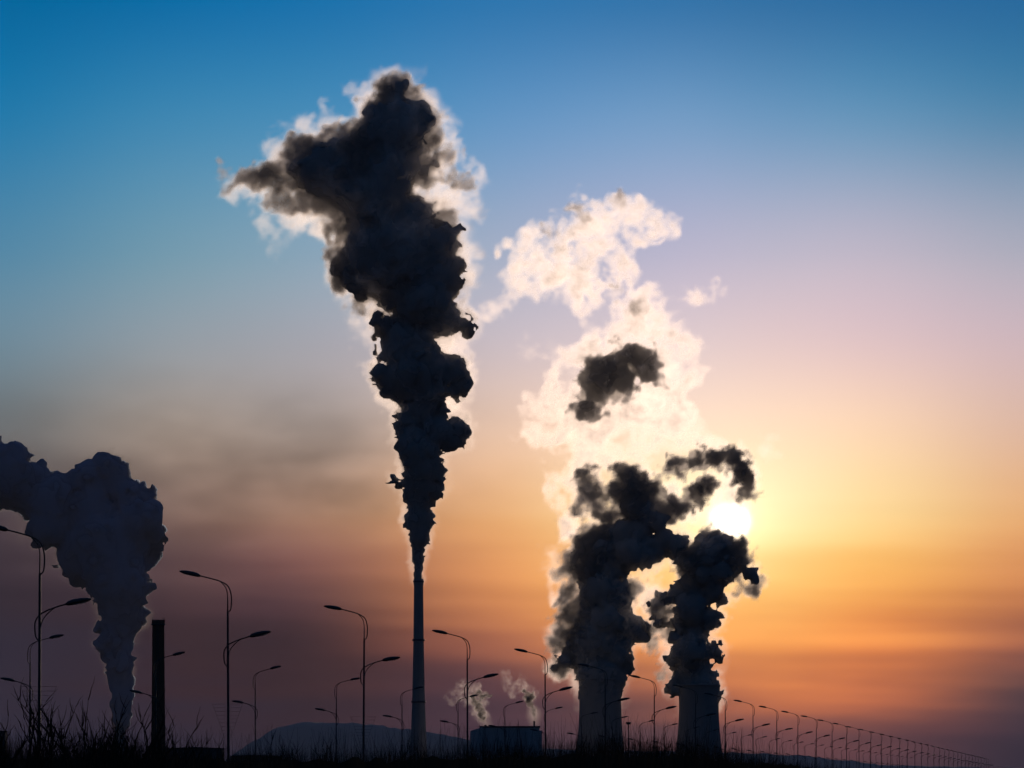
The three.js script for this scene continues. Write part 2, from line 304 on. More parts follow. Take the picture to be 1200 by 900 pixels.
// the plume of the left cooling tower
plume({
  name: 'steam_plume', label: 'dark steam plume pouring from the left of the two cooling towers', category: 'steam', z: 3500, foot: [704, 800], seed: 5, vox: 2.2,
  lump: ramp([810, 8], [700, 13], [600, 13], [550, 9]), wispy: ramp([810, 0.1], [700, 0.25], [640, 0.4], [590, 0.6], [540, 0.8]),
  core: [[704, 812, 25, 704, 795, 27], [707, 791, 26], [724, 787, 13], [689, 773, 21], [702, 755, 29], [720, 769, 20], [692, 742, 16], [678, 755, 11], [667, 764, 9], [652, 782, 6], [662, 777, 8], [757, 637, 12], [733, 733, 18], [747, 738, 13], [751, 747, 9], [711, 729, 25], [697, 715, 18], [720, 702, 21], [702, 693, 25], [702, 671, 17], [718, 667, 20], [706, 644, 16], [711, 627, 15], [733, 627, 22], [751, 618, 17], [770, 611, 14], [740, 650, 20], [778, 632, 15], [769, 646, 15], [757, 655, 13], [795, 640, 14], [742, 592, 14], [753, 598, 13]],
  semi: [[738, 566, 20, 3], [752, 574, 17, 3], [727, 575, 17, 3], [741, 556, 13, 2.4], [760, 588, 17, 3], [742, 590, 22, 3], [689, 562, 13, 2], [695, 576, 13, 2], [686, 590, 11, 1.4], [702, 596, 13, 2], [716, 604, 14, 2.4], [676, 600, 9, 0.8], [698, 640, 26, 1.6], [688, 665, 24, 1.5], [684, 715, 24, 1.4], [680, 745, 22, 1.6], [740, 690, 14, 1.2], [778, 602, 12, 1.6, 0, 0].slice(0, 4), [791, 595, 14, 3.4], [809, 584, 13, 4], [822, 575, 12, 4], [830, 569, 10, 3], [787, 551, 9, 3], [798, 545, 9, 818, 539, 10, 6], [818, 539, 10, 838, 539, 9.5, 6], [838, 539, 9.5, 858, 538, 10, 6], [858, 538, 10, 870, 549, 9.5, 5], [870, 549, 9.5, 878, 570, 9.5, 4], [872, 577, 7, 1.2], [795, 552, 8, 1.6], [651, 753, 12, 1.2], [660, 668, 11, 0.8], [670, 690, 14, 1.6], [666, 720, 15, 1.6], [657, 740, 13, 1.4], [674, 660, 16, 1.6], [658, 782, 11, 1.4], [650, 783, 8, 1], [728, 553, 10], [746, 557, 9], [765, 598, 12], [712, 612, 12], [762, 580, 9]],
  veil: [[660, 668, 22, 0.8], [648, 655, 15, 0.6], [662, 702, 16, 0.7], [652, 745, 16, 0.8], [668, 765, 16], [650, 785, 13, 0.7], [678, 802, 12, 0.8], [690, 640, 26], [750, 692, 20], [765, 714, 14], [735, 720, 12], [705, 620, 28], [680, 590, 26], [670, 620, 20, 0.7]],
  coreMat: darkSmoke, veilMat: paleSteam, edge: 0.13, thick: 0.045, torn: 0.8, ragged: 0.7, haze: 1.6,
});
plume({
  name: 'steam_plume', label: 'dark steam plume pouring from the right cooling tower, just under the sun', category: 'steam', z: 3500, foot: [820, 812], seed: 6, vox: 2.2,
  lump: ramp([810, 8], [700, 13], [630, 15]), wispy: ramp([820, 0.08], [700, 0.25], [630, 0.25]),
  core: [[819, 818, 24, 818, 800, 24], [791, 808, 9], [827, 804, 15], [842, 814, 6], [804, 791, 17], [822, 782, 14], [787, 773, 8], [809, 764, 20], [842, 769, 7], [835, 760, 9], [791, 747, 10], [813, 742, 18], [795, 729, 11], [831, 724, 14], [809, 715, 20], [771, 729, 7], [767, 709, 7], [778, 702, 10], [795, 698, 14], [846, 701, 6], [835, 693, 14], [813, 689, 18], [862, 662, 10], [866, 667, 6], [875, 671, 8], [884, 680, 6], [844, 671, 19], [822, 671, 20], [827, 653, 20], [853, 653, 18], [840, 645, 21], [806, 655, 14]],
  semi: [[764, 755, 9, 1.6], [764, 742, 11, 1.6], [882, 688, 10, 1.6], [870, 690, 9, 1.2], [776, 720, 15, 2], [785, 740, 12, 1.8], [778, 788, 9, 1], [788, 782, 10, 1.4], [840, 645, 26, 2], [812, 660, 22, 2], [856, 656, 22, 2], [886, 680, 9, 1.4]],
  veil: [[770, 735, 16, 0.8], [780, 757, 14, 0.8], [785, 774, 13, 0.8], [786, 792, 11, 0.7], [868, 692, 14], [882, 682, 14], [858, 700, 13], [838, 718, 13], [765, 700, 20], [842, 790, 10, 0.7]],
  coreMat: darkSmoke, veilMat: paleSteam, edge: 0.13, thick: 0.045, torn: 0.8, haze: 1.6,
});
// the pale vapour far above both
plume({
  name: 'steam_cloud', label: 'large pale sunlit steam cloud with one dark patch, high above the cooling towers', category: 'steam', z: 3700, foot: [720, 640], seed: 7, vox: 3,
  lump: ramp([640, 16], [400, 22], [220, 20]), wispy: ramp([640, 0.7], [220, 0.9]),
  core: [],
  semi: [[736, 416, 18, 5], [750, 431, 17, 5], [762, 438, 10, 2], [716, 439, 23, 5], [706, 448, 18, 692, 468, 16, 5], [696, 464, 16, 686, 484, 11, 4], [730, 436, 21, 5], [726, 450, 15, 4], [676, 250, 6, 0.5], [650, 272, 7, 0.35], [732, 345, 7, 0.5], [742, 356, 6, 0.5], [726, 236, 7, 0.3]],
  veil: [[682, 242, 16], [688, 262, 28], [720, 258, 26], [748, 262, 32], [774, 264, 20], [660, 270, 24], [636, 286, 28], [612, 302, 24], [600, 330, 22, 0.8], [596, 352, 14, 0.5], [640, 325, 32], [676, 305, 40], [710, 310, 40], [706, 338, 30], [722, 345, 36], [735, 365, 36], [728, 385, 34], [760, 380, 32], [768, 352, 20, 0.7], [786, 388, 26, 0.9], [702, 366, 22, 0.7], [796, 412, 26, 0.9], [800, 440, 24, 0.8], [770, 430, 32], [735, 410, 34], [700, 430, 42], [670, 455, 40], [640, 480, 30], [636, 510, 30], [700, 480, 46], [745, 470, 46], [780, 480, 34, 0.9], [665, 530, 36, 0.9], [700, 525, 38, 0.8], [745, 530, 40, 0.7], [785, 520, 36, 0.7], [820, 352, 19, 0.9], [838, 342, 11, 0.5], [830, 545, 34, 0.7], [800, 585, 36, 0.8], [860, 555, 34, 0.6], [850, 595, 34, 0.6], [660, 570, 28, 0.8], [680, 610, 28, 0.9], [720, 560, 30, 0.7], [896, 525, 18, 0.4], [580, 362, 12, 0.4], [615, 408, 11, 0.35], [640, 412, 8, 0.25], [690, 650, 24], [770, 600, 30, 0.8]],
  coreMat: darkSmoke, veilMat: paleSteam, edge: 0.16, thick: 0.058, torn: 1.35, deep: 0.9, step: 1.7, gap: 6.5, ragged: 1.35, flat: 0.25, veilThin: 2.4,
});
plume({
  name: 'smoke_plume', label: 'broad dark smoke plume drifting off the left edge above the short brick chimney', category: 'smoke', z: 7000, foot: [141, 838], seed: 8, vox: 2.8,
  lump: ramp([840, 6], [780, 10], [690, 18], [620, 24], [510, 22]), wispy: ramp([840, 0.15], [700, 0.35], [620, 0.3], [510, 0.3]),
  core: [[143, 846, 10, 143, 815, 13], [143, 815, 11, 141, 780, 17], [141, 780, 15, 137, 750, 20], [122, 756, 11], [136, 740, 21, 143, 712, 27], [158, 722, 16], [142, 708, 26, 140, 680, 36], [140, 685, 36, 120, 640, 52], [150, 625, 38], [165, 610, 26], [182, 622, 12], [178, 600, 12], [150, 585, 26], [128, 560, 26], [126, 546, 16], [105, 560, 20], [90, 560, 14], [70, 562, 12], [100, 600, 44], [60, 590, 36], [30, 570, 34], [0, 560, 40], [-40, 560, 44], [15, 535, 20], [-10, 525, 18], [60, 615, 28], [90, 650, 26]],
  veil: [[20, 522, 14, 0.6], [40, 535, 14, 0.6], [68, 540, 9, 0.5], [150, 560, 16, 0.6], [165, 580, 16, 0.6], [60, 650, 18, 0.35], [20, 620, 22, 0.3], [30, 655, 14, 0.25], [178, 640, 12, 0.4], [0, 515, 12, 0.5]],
  coreMat: new THREE.MeshLambertMaterial({ color: rgb(0.15, 0.2, 0.27) }), veilMat: paleSteam, pale: 0.16, rim: 0.1, edge: 0.04, thick: 0.009, iso: 0, haze: 1,  // blue air haze and dimmer rims far from the sun put into its colours
});
plume({
  name: 'steam_plume', label: 'small steam puff drifting left from the left end of the boiler house roof', category: 'steam', z: 3300, foot: [569, 851], seed: 11, vox: 1.3,
  lump: ramp([850, 3], [800, 6]), wispy: ramp([850, 0.4], [800, 0.7]),
  core: [[569, 849, 1.6, 566, 840, 2.6]],
  semi: [[566, 842, 3.4, 3], [564, 836, 4.2, 3], [561, 829, 4.2, 2.6], [558, 823, 4, 2.4], [556, 816, 4.6, 3], [562, 814, 5, 3], [568, 815, 4.4, 3]],
  veil: [[568, 838, 5], [560, 826, 8], [566, 820, 9], [556, 810, 9, 0.9], [545, 806, 9, 0.8], [537, 812, 11, 0.6], [530, 818, 9, 0.5], [548, 820, 9, 0.8], [541, 803, 7, 0.7], [556, 834, 6, 0.7]],
  coreMat: darkSmoke, veilMat: paleSteam, edge: 0.06, thick: 0.02, gap: 2.6, step: 1.1, ragged: 0.7, grey: 0.1, unit: 0.33,
});
plume({
  name: 'steam_plume', label: 'small steam puff drifting left from the right end of the boiler house roof', category: 'steam', z: 3300, foot: [626, 846], seed: 12, vox: 1.3,
  lump: ramp([850, 3], [800, 6]), wispy: ramp([850, 0.4], [800, 0.7]),
  core: [[626, 846, 0.8, 625.6, 838, 1.3]],
  semi: [[626, 840, 2.2, 3], [625, 833, 2.8, 3], [623, 827, 3, 2], [621, 819, 5.6, 3], [618, 812, 5, 2.6]],
  veil: [[624, 830, 4, 0.8], [621, 815, 9], [615, 804, 8], [611, 798, 6, 0.8], [605, 806, 9, 0.7], [597, 803, 8, 0.7], [591, 796, 7, 0.7], [592, 789, 5, 0.6], [600, 812, 6, 0.5], [580, 775, 2.5, 0.3, 578, 768, 2, 0.3]].map((b) => b.slice(0, 4)),
  coreMat: darkSmoke, veilMat: paleSteam, edge: 0.06, thick: 0.02, gap: 2.6, step: 1.1, ragged: 0.7, grey: 0.1, unit: 0.33,
});
console.log('smoke triangles', smokeTris);

// ---------------------------------------------------------------- ground, bank, hills
function structure(name, g, m) { const o = new THREE.Mesh(g, m); o.name = name; o.receiveShadow = o.castShadow = true; o.userData.kind = 'structure'; scene.add(o); return o; }
{
  const g = new THREE.PlaneGeometry(13000, 15500); g.rotateX(-Math.PI / 2); g.translate(0, 0, -5500);
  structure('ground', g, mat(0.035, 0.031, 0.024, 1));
  const road = new THREE.PlaneGeometry(26, 1800); road.rotateX(-Math.PI / 2); road.translate(15.5, 0, -900);
  const r = structure('road', road, mat(0.05, 0.05, 0.052, 0.95));
  r.rotation.y = -Math.atan(680 / F); r.position.set(-43, 0.004, 0);
}
{                                                                    // the rough bank in the foreground that hides the foot of everything
  const top = ramp([-200, 893], [100, 888], [260, 893], [420, 892], [600, 889], [700, 886], [800, 889], [900, 897], [1000, 905], [1400, 914]), w = 240, d = 40, g = new THREE.PlaneGeometry(1, 1, w, d), p = g.attributes.position;
  for (let i = 0; i < p.count; i++) {
    const u = p.getX(i) + 0.5, v = p.getY(i) + 0.5, z = lerp(30, 130, v), px = lerp(-200, 1400, u), ridge = Math.exp(-(((z - 75) / 22) ** 2)), q = at(px, top(px), 75);
    p.setXYZ(i, (px - 600) / F * z, Math.max(0.05, (q.y + fbm(px / 14, z / 5, 3, 4) * 0.35) * ridge), -z);
  }
  g.computeVertexNormals();
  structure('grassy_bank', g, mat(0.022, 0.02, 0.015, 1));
}
{
  const top = ramp([-500, 908], [-100, 906], [120, 902], [255, 897], [290, 872], [325, 851], [360, 845], [420, 847], [480, 853], [530, 862], [560, 869], [650, 877], [800, 880], [870, 881], [950, 886], [1010, 893], [1060, 897], [1170, 899], [1500, 906], [1800, 912]), w = 320, d = 16, g = new THREE.PlaneGeometry(1, 1, w, d), p = g.attributes.position;
  for (let i = 0; i < p.count; i++) {
    const u = p.getX(i) + 0.5, v = p.getY(i) + 0.5, px = lerp(-500, 1800, u), z = lerp(11800, 13000, v), y = at(px, top(px) + 3 * fbm(px / 30, 2, 5, 4), 12000).y * Math.sin(Math.PI * Math.min(1, (v < 0.17 ? v / 0.34 : 0.5 + (v - 0.17) / 1.66)));
    p.setXYZ(i, (px - 600) / F * z, Math.max(-1, y * (v < 0.165 || v > 0.172 ? 1 - 0.15 * Math.abs(fbm(px / 20, v * 9, 1, 3)) : 1)), -z);
  }
  g.computeVertexNormals();
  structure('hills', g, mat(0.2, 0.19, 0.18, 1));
}

// ---------------------------------------------------------------- the power station
const concrete = mat(0.2, 0.2, 0.2, 0.95), darkSteel = mat(0.05, 0.05, 0.055, 0.7), soot = mat(0.05, 0.045, 0.042, 0.95), cladding = mat(0.34, 0.35, 0.36, 0.9), brick = mat(0.16, 0.075, 0.05, 0.95), roofing = mat(0.08, 0.08, 0.085, 0.9), shedWall = mat(0.1, 0.1, 0.105, 0.95);
const lathe = (pts, n = 48) => new THREE.LatheGeometry(pts.map(([r, y]) => new THREE.Vector2(r, y)), n);
const cyl = (r0, r1, y0, y1, x = 0, z = 0, n = 10) => { const g = new THREE.CylinderGeometry(r1, r0, y1 - y0, n); g.translate(x, (y0 + y1) / 2, z); return g; };
const box = (w, h, d, x, y, z) => { const g = new THREE.BoxGeometry(w, h, d); g.translate(x, y, z); return g; };
const grounded = (px, z) => new THREE.Vector3((px - 600) / F * z, 0, -z);
function chimney(name, label, px, z, topPx, rTop, rBase, m, bands, cap) {
  const o = thing(name, label, 'chimney', grounded(px, z)), h = at(px, topPx, z).y, wall = rTop * 0.16;
  part(o, 'shaft', lathe([[rBase, 0], [rBase * 0.86 + rTop * 0.14, h * 0.12], [lerp(rBase, rTop, 0.62), h * 0.42], [lerp(rBase, rTop, 0.88), h * 0.72], [rTop, h], [rTop - wall, h], [rTop - wall, h * 0.9]]), m);
  const at_ = (t) => t < 0.42 ? lerp(rBase, lerp(rBase, rTop, 0.62), t / 0.42) : lerp(lerp(rBase, rTop, 0.62), rTop, (t - 0.42) / 0.58);
  for (const t of bands) part(o, 'platform', lathe([[at_(t) * 0.99, h * t], [at_(t) + rTop * 0.2, h * t + 0.1], [at_(t) + rTop * 0.2, h * t + cap * 0.28], [at_(t) * 0.99, h * t + cap * 0.28]]), darkSteel);
  part(o, 'crown', lathe([[rTop * 0.99, h - cap], [rTop * 1.09, h - cap * 0.8], [rTop * 1.09, h + cap * 0.06], [rTop * 0.82, h + cap * 0.06], [rTop * 0.82, h - cap]]), m);
  const rail = []; for (let i = 0; i < 14; i++) { const a = i / 14 * 6.283; rail.push(cyl(0.05 * rTop / 3, 0.05 * rTop / 3, h + cap * 0.06, h + cap * 0.3, Math.cos(a) * rTop, Math.sin(a) * rTop, 4)); }
  part(o, 'railing', mergeGeometries(rail), darkSteel, 'stuff');
  const rod = []; for (const k of [-1, 1]) rod.push(cyl(0.04 * rTop, 0.02 * rTop, h - cap, h + cap * 0.7, k * rTop * 0.9, 0, 5));
  rod.forEach((g) => part(o, 'lightning_rod', g, darkSteel));
  const rung = []; for (let y = 2; y < h; y += Math.max(0.6, h / 130)) rung.push(box(rTop * 0.24, 0.05, 0.05, 0, y, at_(y / h) + 0.25));
  rung.push(...[-1, 1].flatMap((k) => [[0, 0.42], [0.42, 1]].map(([a, b]) => { const y0 = a * h, y1 = b * h, z0 = at_(a) + 0.25, z1 = at_(b) + 0.25, L = Math.hypot(y1 - y0, z1 - z0), g = new THREE.BoxGeometry(0.07, L, 0.07); g.rotateX(Math.atan2(z1 - z0, y1 - y0)); g.translate(k * rTop * 0.12, (y0 + y1) / 2, (z0 + z1) / 2); return g; })));
  part(o, 'ladder', mergeGeometries(rung), darkSteel);
  return o;
}
chimney('tall_chimney', 'very tall slim tapering chimney under the tallest smoke plume', 490.5, 3350, 679, 4.7, 9.6, concrete, [0.985, 0.7, 0.4], 7);
chimney('brick_chimney', 'short thick dark chimney, nearest and plain, left of the first whole street lamp', 185.5, 660, 727, 1.22, 1.66, brick, [0.97], 1.1);
function coolingTower(label, px, z, topPx, rTop, rWaist, rBase) {
  const o = thing('cooling_tower', label, 'cooling tower', grounded(px, z)), h = at(px, topPx, z).y, pts = [], legs = h * 0.07;
  for (let i = 0; i <= 30; i++) { const t = i / 30, y = lerp(legs, h, t), u = (y / h - 0.8) / 0.8, r = rWaist * Math.sqrt(1 + (u < 0 ? u * u * ((rBase / rWaist) ** 2 - 1) : u * u * 16 * ((rTop / rWaist) ** 2 - 1))); pts.push([r, y]); }
  part(o, 'shell', lathe([...pts, ...pts.map(([r, y]) => [r - 0.6, y]).reverse()], 72), concrete);
  part(o, 'rim', lathe([[pts.at(-1)[0] - 0.8, h - 0.4], [pts.at(-1)[0] + 0.25, h - 1.6], [pts.at(-1)[0] + 0.25, h + 0.4], [pts.at(-1)[0] - 0.8, h + 0.4], [pts.at(-1)[0] - 0.8, h - 0.4]], 72), concrete);
  const n = 36, R = pts[0][0];
  for (let i = 0; i < n; i++) { const a = i / n * 6.2832, b = a + (i % 2 ? 1 : -1) * 3.1416 / n, g = new THREE.TubeGeometry(new THREE.LineCurve3(new THREE.Vector3(Math.cos(a) * R * 1.04, 0, Math.sin(a) * R * 1.04), new THREE.Vector3(Math.cos(b) * R, legs + 0.3, Math.sin(b) * R)), 1, 0.45, 5); part(o, 'leg', g, concrete); }
}
coolingTower('concrete cooling tower, the left one of the close pair below the sun', 703.5, 3500, 796, 23.5, 22.6, 31);
coolingTower('concrete cooling tower, the right one of the close pair below the sun', 819, 3500, 803, 23, 21.4, 31);
coolingTower('small far cooling tower half hidden by bare twigs at the foot of the left plume', 141, 7000, 836, 10.5, 10, 15);
{
  const z = 3300, s = z / F, o = thing('boiler_house', 'big windowless block of the power station between the tall chimney and the towers', 'building', grounded(592, z)), X = (px) => (px - 592) * s, Y = (py) => (HORIZON - py) * s + EYE;
  part(o, 'wall', box(X(632) - X(563), Y(853), 40, (X(632) + X(563)) / 2, Y(853) / 2, 0), cladding);
  part(o, 'roof', box(X(633) - X(562), 1.6, 42, (X(632.5) + X(562.5)) / 2, Y(853) + 0.8, 0), roofing);
  part(o, 'side_wing', box(X(634) - X(617), Y(856.5), 30, (X(634) + X(619)) / 2, Y(856.5) / 2, 9), cladding);
  const sh = new THREE.Shape(); sh.moveTo(X(550), 0); sh.lineTo(X(551.5), Y(857)); sh.lineTo(X(566), Y(852.5)); sh.lineTo(X(567), 0); sh.closePath();
  const g = new THREE.ExtrudeGeometry(sh, { depth: 18, bevelEnabled: false }); g.translate(0, 0, 8); part(o, 'conveyor_gallery', g, cladding);
  for (let px = 570; px < 616; px += 5.5) part(o, 'pilaster', box(1.1, Y(854.5), 0.8, X(px), Y(854.5) / 2, 20.4), cladding);
  part(o, 'flue', cyl(1.5, 1.2, Y(853), Y(849.5), X(569), 0), darkSteel);
  part(o, 'flue', cyl(1.1, 0.9, Y(857), Y(845), X(626), 0), darkSteel);
}
function shed(label, a, b, topPx, z, rise) {
  const s = z / F, w = (b - a) * s, h = at(0, topPx, z).y, o = thing('shed', label, 'building', grounded((a + b) / 2, z));
  part(o, 'wall', box(w, h, 8, 0, h / 2, 5), shedWall);
  const sh = new THREE.Shape(); sh.moveTo(-w / 2 - 0.6, h); sh.lineTo(0, h + rise); sh.lineTo(w / 2 + 0.6, h); sh.closePath();
  const g = new THREE.ExtrudeGeometry(sh, { depth: 19.2, bevelEnabled: false }); g.translate(0, 0, -9.6); part(o, 'roof', g, roofing);
  for (let x = -w / 2 + 3; x < w / 2 - 2; x += 6) { const f = part(o, 'window', box(2.4, 1.8, 0.2, x, h * 0.6, 9.05), darkSteel); part(f, 'frame', box(2.8, 0.2, 0.3, x, h * 0.6 - 1.0, 9.1), shedWall); }
}
shed('low flat-topped dark building between the short chimney and a tall lamp', 196, 263, 877, 1300, 0.5);
shed('low dark building with a lower roof, right of the first whole street lamp', 272, 332, 886, 1350, 0.5);
shed('dim blue low building at the far left edge behind the twigs', -40, 9, 857, 1800, 1);
{
  const z = 1500, o = thing('radio_mast', 'thin mast with a small platform between the two cooling towers', 'mast', grounded(736.5, z)), h = at(0, 849, z).y;
  part(o, 'mast', cyl(0.35, 0.22, 0, h), darkSteel); part(o, 'platform', cyl(1.0, 1.3, h, h + 1.1), darkSteel); part(o, 'antenna', cyl(0.1, 0.06, h + 1.1, h + 4, 0, 0, 5), darkSteel);
}

// ---------------------------------------------------------------- street lamps: two rows that run away to the right
const lampSteel = mat(0.035, 0.035, 0.038, 0.75), lampGlass = new THREE.MeshPhysicalMaterial({ color: rgb(0.6, 0.6, 0.6), roughness: 0.4, transmission: 0.6, thickness: 0 });
const U = 160.9 / F;
const tubeOf = (pts, r, n = 22) => new THREE.TubeGeometry(new THREE.CatmullRomCurve3(pts.map(([x, y]) => new THREE.Vector3(x, y, 0)), false, 'centripetal'), n, r, 7);
function headGeometry() {                                            // along +x from its socket at 0 to its blunt nose
  const st = [[0, 0.05, 0.05, 0.06], [0.06, 0.07, 0.07, 0.09], [0.1, 0.1, 0.085, 0.15], [0.35, 0.135, 0.09, 0.18], [0.7, 0.12, 0.09, 0.18], [0.95, 0.075, 0.07, 0.14], [1.07, 0.035, 0.04, 0.08], [1.1, 0.006, 0.01, 0.02]], n = 14, P = [], I = [];
  st.forEach(([x, up, dn, w], i) => { for (let k = 0; k < n; k++) { const a = k / n * 6.2832, s = Math.sin(a), c = Math.cos(a); P.push(x, s > 0 ? s * up : s * dn, Math.sign(c) * Math.abs(c) ** 0.7 * w); if (i) { const p = (i - 1) * n + k, q = (i - 1) * n + (k + 1) % n; I.push(p, q, p + n, q, q + n, p + n); } } });
  const g = new THREE.BufferGeometry(); g.setAttribute('position', new THREE.Float32BufferAttribute(P, 3)); g.setIndex(I); g.computeVertexNormals(); return g;
}
const HEAD = headGeometry(), GLASS = box(0.55, 0.02, 0.24, 0.58, -0.088, 0);
function makeLamp(ornament) {
  const o = new THREE.Group(), Y = (py) => EYE + (HORIZON - py) * U, X = (dx) => dx * U, q = (dx, py) => [X(dx), Y(py)];
  part(o, 'pole', lathe([[0.075, 0], [0.066, 4], [0.052, Y(717)], [0.034, Y(716)], [0.03, Y(700)], [0.004, Y(699.5)]], 12), lampSteel);
  part(o, 'base', lathe([[0.22, 0], [0.22, 0.03], [0.11, 0.05], [0.1, 0.5], [0.076, 0.56]], 12), lampSteel);
  const arm = (pts, brace, side, py, tilt) => {
    const a = part(o, 'arm', tubeOf(pts.map((p) => q(...p)), 0.032), lampSteel);
    part(a, 'brace', tubeOf(brace.map((p) => q(...p)), 0.024, 12), lampSteel);
    const h = part(o, 'lamp_head', HEAD, lampSteel), [ex, ey] = pts.at(-1);
    h.position.set(X(ex), Y(ey), 0); h.rotation.set(0, side < 0 ? Math.PI : 0, 0); h.rotation.z = tilt; h.rotation.order = 'YXZ';
    part(h, 'lamp_glass', GLASS, lampGlass);
  };
  arm([[0.8, 717], [3.4, 714.8], [4.4, 708.7], [4.1, 696.4], [0.4, 686.7], [-8.1, 681.3], [-20, 677.6], [-33, 674.2]], [[-8.1, 682], [-2.6, 687.9], [-0.4, 695], [0, 701]], -1, 674, 0.19);
  arm([[-0.8, 781], [-3.6, 778], [-4.8, 770], [-4.5, 763], [-1, 757], [4, 753.6], [14, 749.6], [26.6, 746]], [[14, 750.2], [7, 756], [2.6, 762], [0.6, 769]], 1, 746, 0.2);
  if (ornament) {
    const bar = new THREE.CylinderGeometry(0.006, 0.006, 1, 5); bar.rotateZ(Math.PI / 2);
    for (let i = 0; i < 10; i++) { const w = lerp(1.6, 0.3, i / 9), b = part(o, 'ornament_bar', bar, lampSteel); b.scale.x = w; b.position.set(-0.02, Y(825 + i * 4.4), 0.1); }
    for (const k of [-1, 1]) part(o, 'ornament_strut', tubeOf([q(k * 18, 825), q(k * 3, 866)], 0.006, 2), lampSteel).position.z = 0.1;
  }
  return o;
}
const lampA = makeLamp(true), lampB = makeLamp(false), lampFar = makeLamp(false), roadTurn = -Math.atan(680 / F);
const ORD = ['first', 'second', 'third', 'fourth', 'fifth', 'sixth', 'seventh', 'eighth', 'ninth', 'tenth', 'eleventh', 'twelfth', 'thirteenth', 'fourteenth', 'fifteenth', 'sixteenth', 'seventeenth', 'eighteenth', 'nineteenth'];
const TENS = ['twentieth', 'thirtieth'], TEN = ['twenty', 'thirty'];
const ordinal = (n) => n <= 19 ? ORD[n - 1] : n % 10 === 0 ? (n === 40 ? 'fortieth' : TENS[n / 10 - 2]) : `${TEN[Math.floor(n / 10) - 2]}-${ORD[n % 10 - 1]}`;
const lampRnd = rng(515), unsettle = (o) => { const a = () => (lampRnd() - 0.5); o.rotation.z = a() * 0.012; o.rotation.x = a() * 0.012; o.rotation.y += a() * 0.1; for (const c of o.children) if (c.name === 'lamp_head') { c.rotation.z += a() * 0.09; c.rotation.x = a() * 0.1; } };
const nearHint = { 0: 'head cut by the picture edge', 1: 'right of the short chimney', 2: 'left of the tall chimney', 3: 'just right of the tall chimney', 4: 'right of the boiler house', 5: 'against the left cooling tower', 6: 'between the cooling towers', 7: 'against the right cooling tower', 8: 'right of the right cooling tower' };
for (let i = 0; i < 40; i++) {
  const z = i ? 160.9 + 31.1 * (i - 1) : 131.9, o = (i < 12 ? lampA : lampFar).clone();
  o.name = numbered('street_lamp'); o.position.set(680 / F * z - 42.85 + ([0, 0, -0.32, -0.12, 0, 0, 0.1, 0.3][i] ?? 0), 0, -z); o.rotation.set(0, roadTurn, 0); unsettle(o);
  tag(o, `street lamp in the taller nearer row, ${ordinal(i + 1)} from left${nearHint[i] ? ', ' + nearHint[i] : ''}`, 'street lamp', 'street lamps of the nearer row'); scene.add(o);
}
const farHint = { 0: 'beside the leftmost tall lamp', 1: 'half hidden by the short chimney', 4: 'in front of the tall chimney' };
for (let i = 0; i < 36; i++) {
  const z = 230.4 + 31.1 * i, o = lampB.clone();
  o.name = numbered('street_lamp'); o.position.set(680 / F * z - 75.5, 0, -z); o.rotation.set(0, roadTurn + Math.PI, 0); unsettle(o);
  tag(o, `street lamp in the shorter farther row, ${ordinal(i + 1)} from left${farHint[i] ? ', ' + farHint[i] : ''}`, 'street lamp', 'street lamps of the farther row'); scene.add(o);
}

// ---------------------------------------------------------------- bare shrubs and dry reeds in the foreground
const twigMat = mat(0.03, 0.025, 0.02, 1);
function limb(out, p, dir, len, r, depth, rnd, spread) {
  const pts = [p.clone()], d = dir.clone(), n = 4;
  for (let i = 0; i < n; i++) { d.x += (rnd() - 0.5) * 0.35; d.z += (rnd() - 0.5) * 0.35; d.y += 0.08; d.normalize(); pts.push(pts.at(-1).clone().addScaledVector(d, len / n)); }
  const k = depth > 1 ? 5 : 3, P = [], I = [];
  pts.forEach((q, i) => { const rr = r * (1 - 0.8 * i / n); for (let a = 0; a < k; a++) P.push(q.x + Math.cos(a / k * 6.283) * rr, q.y, q.z + Math.sin(a / k * 6.283) * rr); if (i) for (let a = 0; a < k; a++) { const u = (i - 1) * k + a, v = (i - 1) * k + (a + 1) % k; I.push(u, u + k, v, v, u + k, v + k); } });
  const g = new THREE.BufferGeometry(); g.setAttribute('position', new THREE.Float32BufferAttribute(P, 3)); g.setIndex(I); g.computeVertexNormals();
  out[depth > 1 ? 0 : 1].push(g);
  if (depth <= 0) return;
  const m = 2 + Math.floor(rnd() * 2.4);
  for (let i = 0; i < m; i++) { const t = 0.35 + 0.6 * (i + rnd()) / m, q = pts[Math.min(n, Math.max(1, Math.round(t * n)))]; limb(out, q, d.clone().multiplyScalar(0.8).add(new THREE.Vector3((rnd() - 0.5) * spread, 0.35 + rnd() * 0.4, (rnd() - 0.5) * spread)).normalize(), len * (0.42 + 0.3 * rnd()), Math.max(0.0125, r * 0.68), depth - 1, rnd, spread); }
}
function shrub(label, px, topPx, z, stems, lean, seed, spread = 1.1, group) {
  const rnd = rng(seed * 97 + 5), o = thing('bare_shrub', label, 'shrub', grounded(px, z), group), h = at(0, topPx, z).y, out = [[], []];
  for (let i = 0; i < stems; i++) limb(out, new THREE.Vector3((rnd() - 0.5) * 0.5, 0, (rnd() - 0.5) * 0.4), new THREE.Vector3(lean + (rnd() - 0.5) * 0.5, 1.3, (rnd() - 0.5) * 0.5).normalize(), h * (0.75 + 0.25 * rnd()), h * 0.0115, 3, rnd, spread);
  part(o, 'stem', mergeGeometries(out[0]), twigMat, 'stuff'); part(o, 'twig', mergeGeometries(out[1]), twigMat, 'stuff');
  const b = new THREE.Box3().setFromObject(o), f = h / b.max.y; o.children.forEach((c) => c.geometry.scale(1, f, 1));
  return o;
}
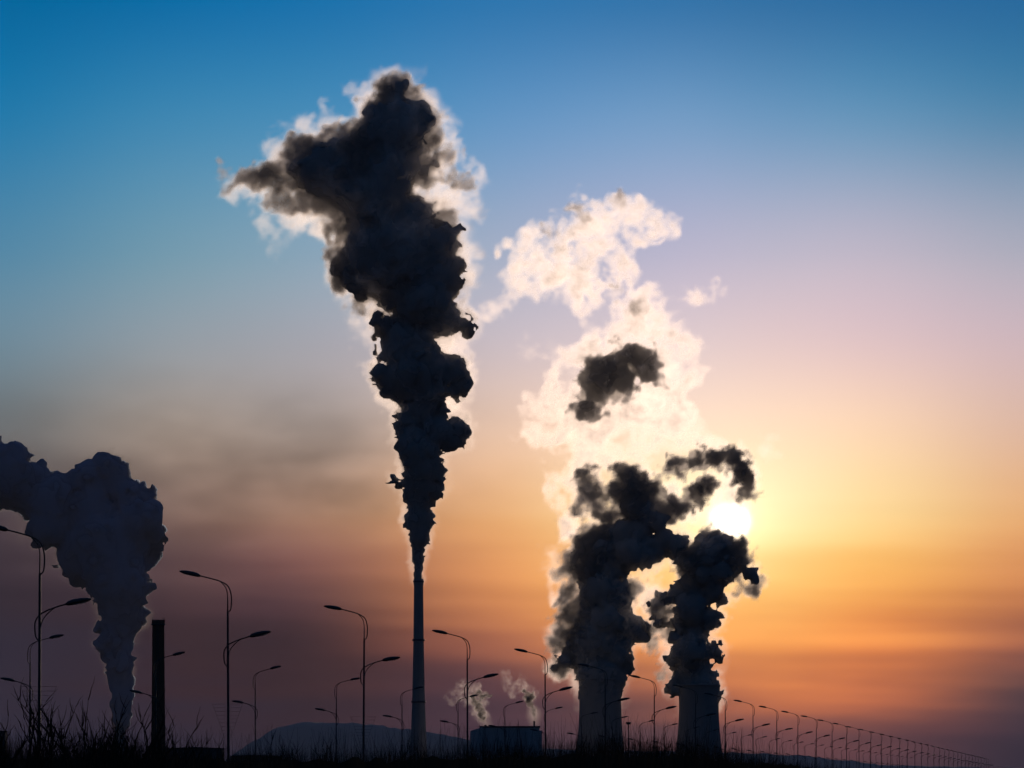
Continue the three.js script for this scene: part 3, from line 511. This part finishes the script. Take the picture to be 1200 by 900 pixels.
shrub('tall forked bare shrub just right of the leftmost street lamp', 66, 796, 62, 4, -0.12, 1);
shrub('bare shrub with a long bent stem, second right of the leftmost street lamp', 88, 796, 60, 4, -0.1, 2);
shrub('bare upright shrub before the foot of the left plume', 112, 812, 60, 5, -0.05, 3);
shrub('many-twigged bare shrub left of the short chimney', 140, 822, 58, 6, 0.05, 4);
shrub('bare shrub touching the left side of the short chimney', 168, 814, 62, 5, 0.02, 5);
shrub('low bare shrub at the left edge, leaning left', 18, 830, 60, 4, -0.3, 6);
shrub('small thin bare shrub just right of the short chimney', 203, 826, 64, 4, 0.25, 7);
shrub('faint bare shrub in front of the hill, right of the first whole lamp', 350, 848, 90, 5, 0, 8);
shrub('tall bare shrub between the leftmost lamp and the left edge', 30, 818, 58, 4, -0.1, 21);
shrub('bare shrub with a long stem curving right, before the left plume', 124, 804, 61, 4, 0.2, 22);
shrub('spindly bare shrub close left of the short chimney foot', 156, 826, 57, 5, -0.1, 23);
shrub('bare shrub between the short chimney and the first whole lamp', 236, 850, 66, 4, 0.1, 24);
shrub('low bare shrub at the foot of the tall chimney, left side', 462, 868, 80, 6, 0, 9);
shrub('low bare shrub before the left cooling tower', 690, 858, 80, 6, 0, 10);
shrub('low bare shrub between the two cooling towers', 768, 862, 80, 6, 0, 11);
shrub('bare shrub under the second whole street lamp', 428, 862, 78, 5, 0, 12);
{
  const rnd = rng(4242), P = [], I = [], top = ramp([-30, 868], [60, 866], [110, 862], [150, 868], [200, 877], [260, 884], [330, 880], [390, 878], [430, 882], [480, 874], [520, 878], [580, 870], [640, 874], [680, 866], [730, 864], [790, 866], [830, 872], [880, 880], [930, 888], [980, 893], [1060, 900], [1230, 908]);
  const blade = (x, z, y0, h, w, lean, turn) => {                     // a dry stalk: three-sided, bent, tapering
    const b = P.length / 3, c = Math.cos(turn), s = Math.sin(turn);
    for (let i = 0; i < 4; i++) { const t = i / 3, r = w * (1 - 0.85 * t), ox = lean * t * t * h; for (let a = 0; a < 3; a++) P.push(x + ox * c + Math.cos(a * 2.094 + turn) * r, y0 + h * t * (1 - 0.06 * Math.abs(lean)), z + ox * s + Math.sin(a * 2.094 + turn) * r); if (i) for (let a = 0; a < 3; a++) { const u = b + (i - 1) * 3 + a, v = b + (i - 1) * 3 + (a + 1) % 3; I.push(u, u + 3, v, v, u + 3, v + 3); } }
  };
  for (let i = 0; i < 15000; i++) {
    const z = lerp(46, 96, Math.sqrt(rnd())), px = lerp(-40, 1240, rnd()), tall = rnd(), clump = fbm(px / 26, z / 9, 2, 3);
    const yTop = at(px, top(px) + 16 - (tall > 0.93 ? 26 + 20 * rnd() : 22 * tall) * smooth(1100, 850, px) - clump * 26, z).y, x = (px - 600) / F * z;
    if (yTop < 0.5) continue;
    blade(x, -z, 0, yTop, lerp(0.007, 0.013, rnd()), (rnd() - 0.5) * 0.55, rnd() * 6.283);
    if (rnd() < 0.3) for (let k = 0; k < 3; k++) blade(x + (rnd() - 0.5) * 0.1, -z, yTop * lerp(0.5, 0.85, rnd()), yTop * 0.22 * rnd(), 0.006, (rnd() - 0.5) * 2.4, rnd() * 6.283);
  }
  const g = new THREE.BufferGeometry(); g.setAttribute('position', new THREE.Float32BufferAttribute(P, 3)); g.setIndex(I); g.computeVertexNormals();
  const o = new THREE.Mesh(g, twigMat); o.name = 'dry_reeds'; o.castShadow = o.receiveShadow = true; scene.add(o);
  tag(o, 'dark dry reeds and twigs along the bottom of the picture', 'reeds', null, 'stuff');
}
scene.fog = new THREE.FogExp2(new THREE.Color().setRGB(0.34, 0.4, 0.66), 0.0000035);
renderer.render(scene, camera);
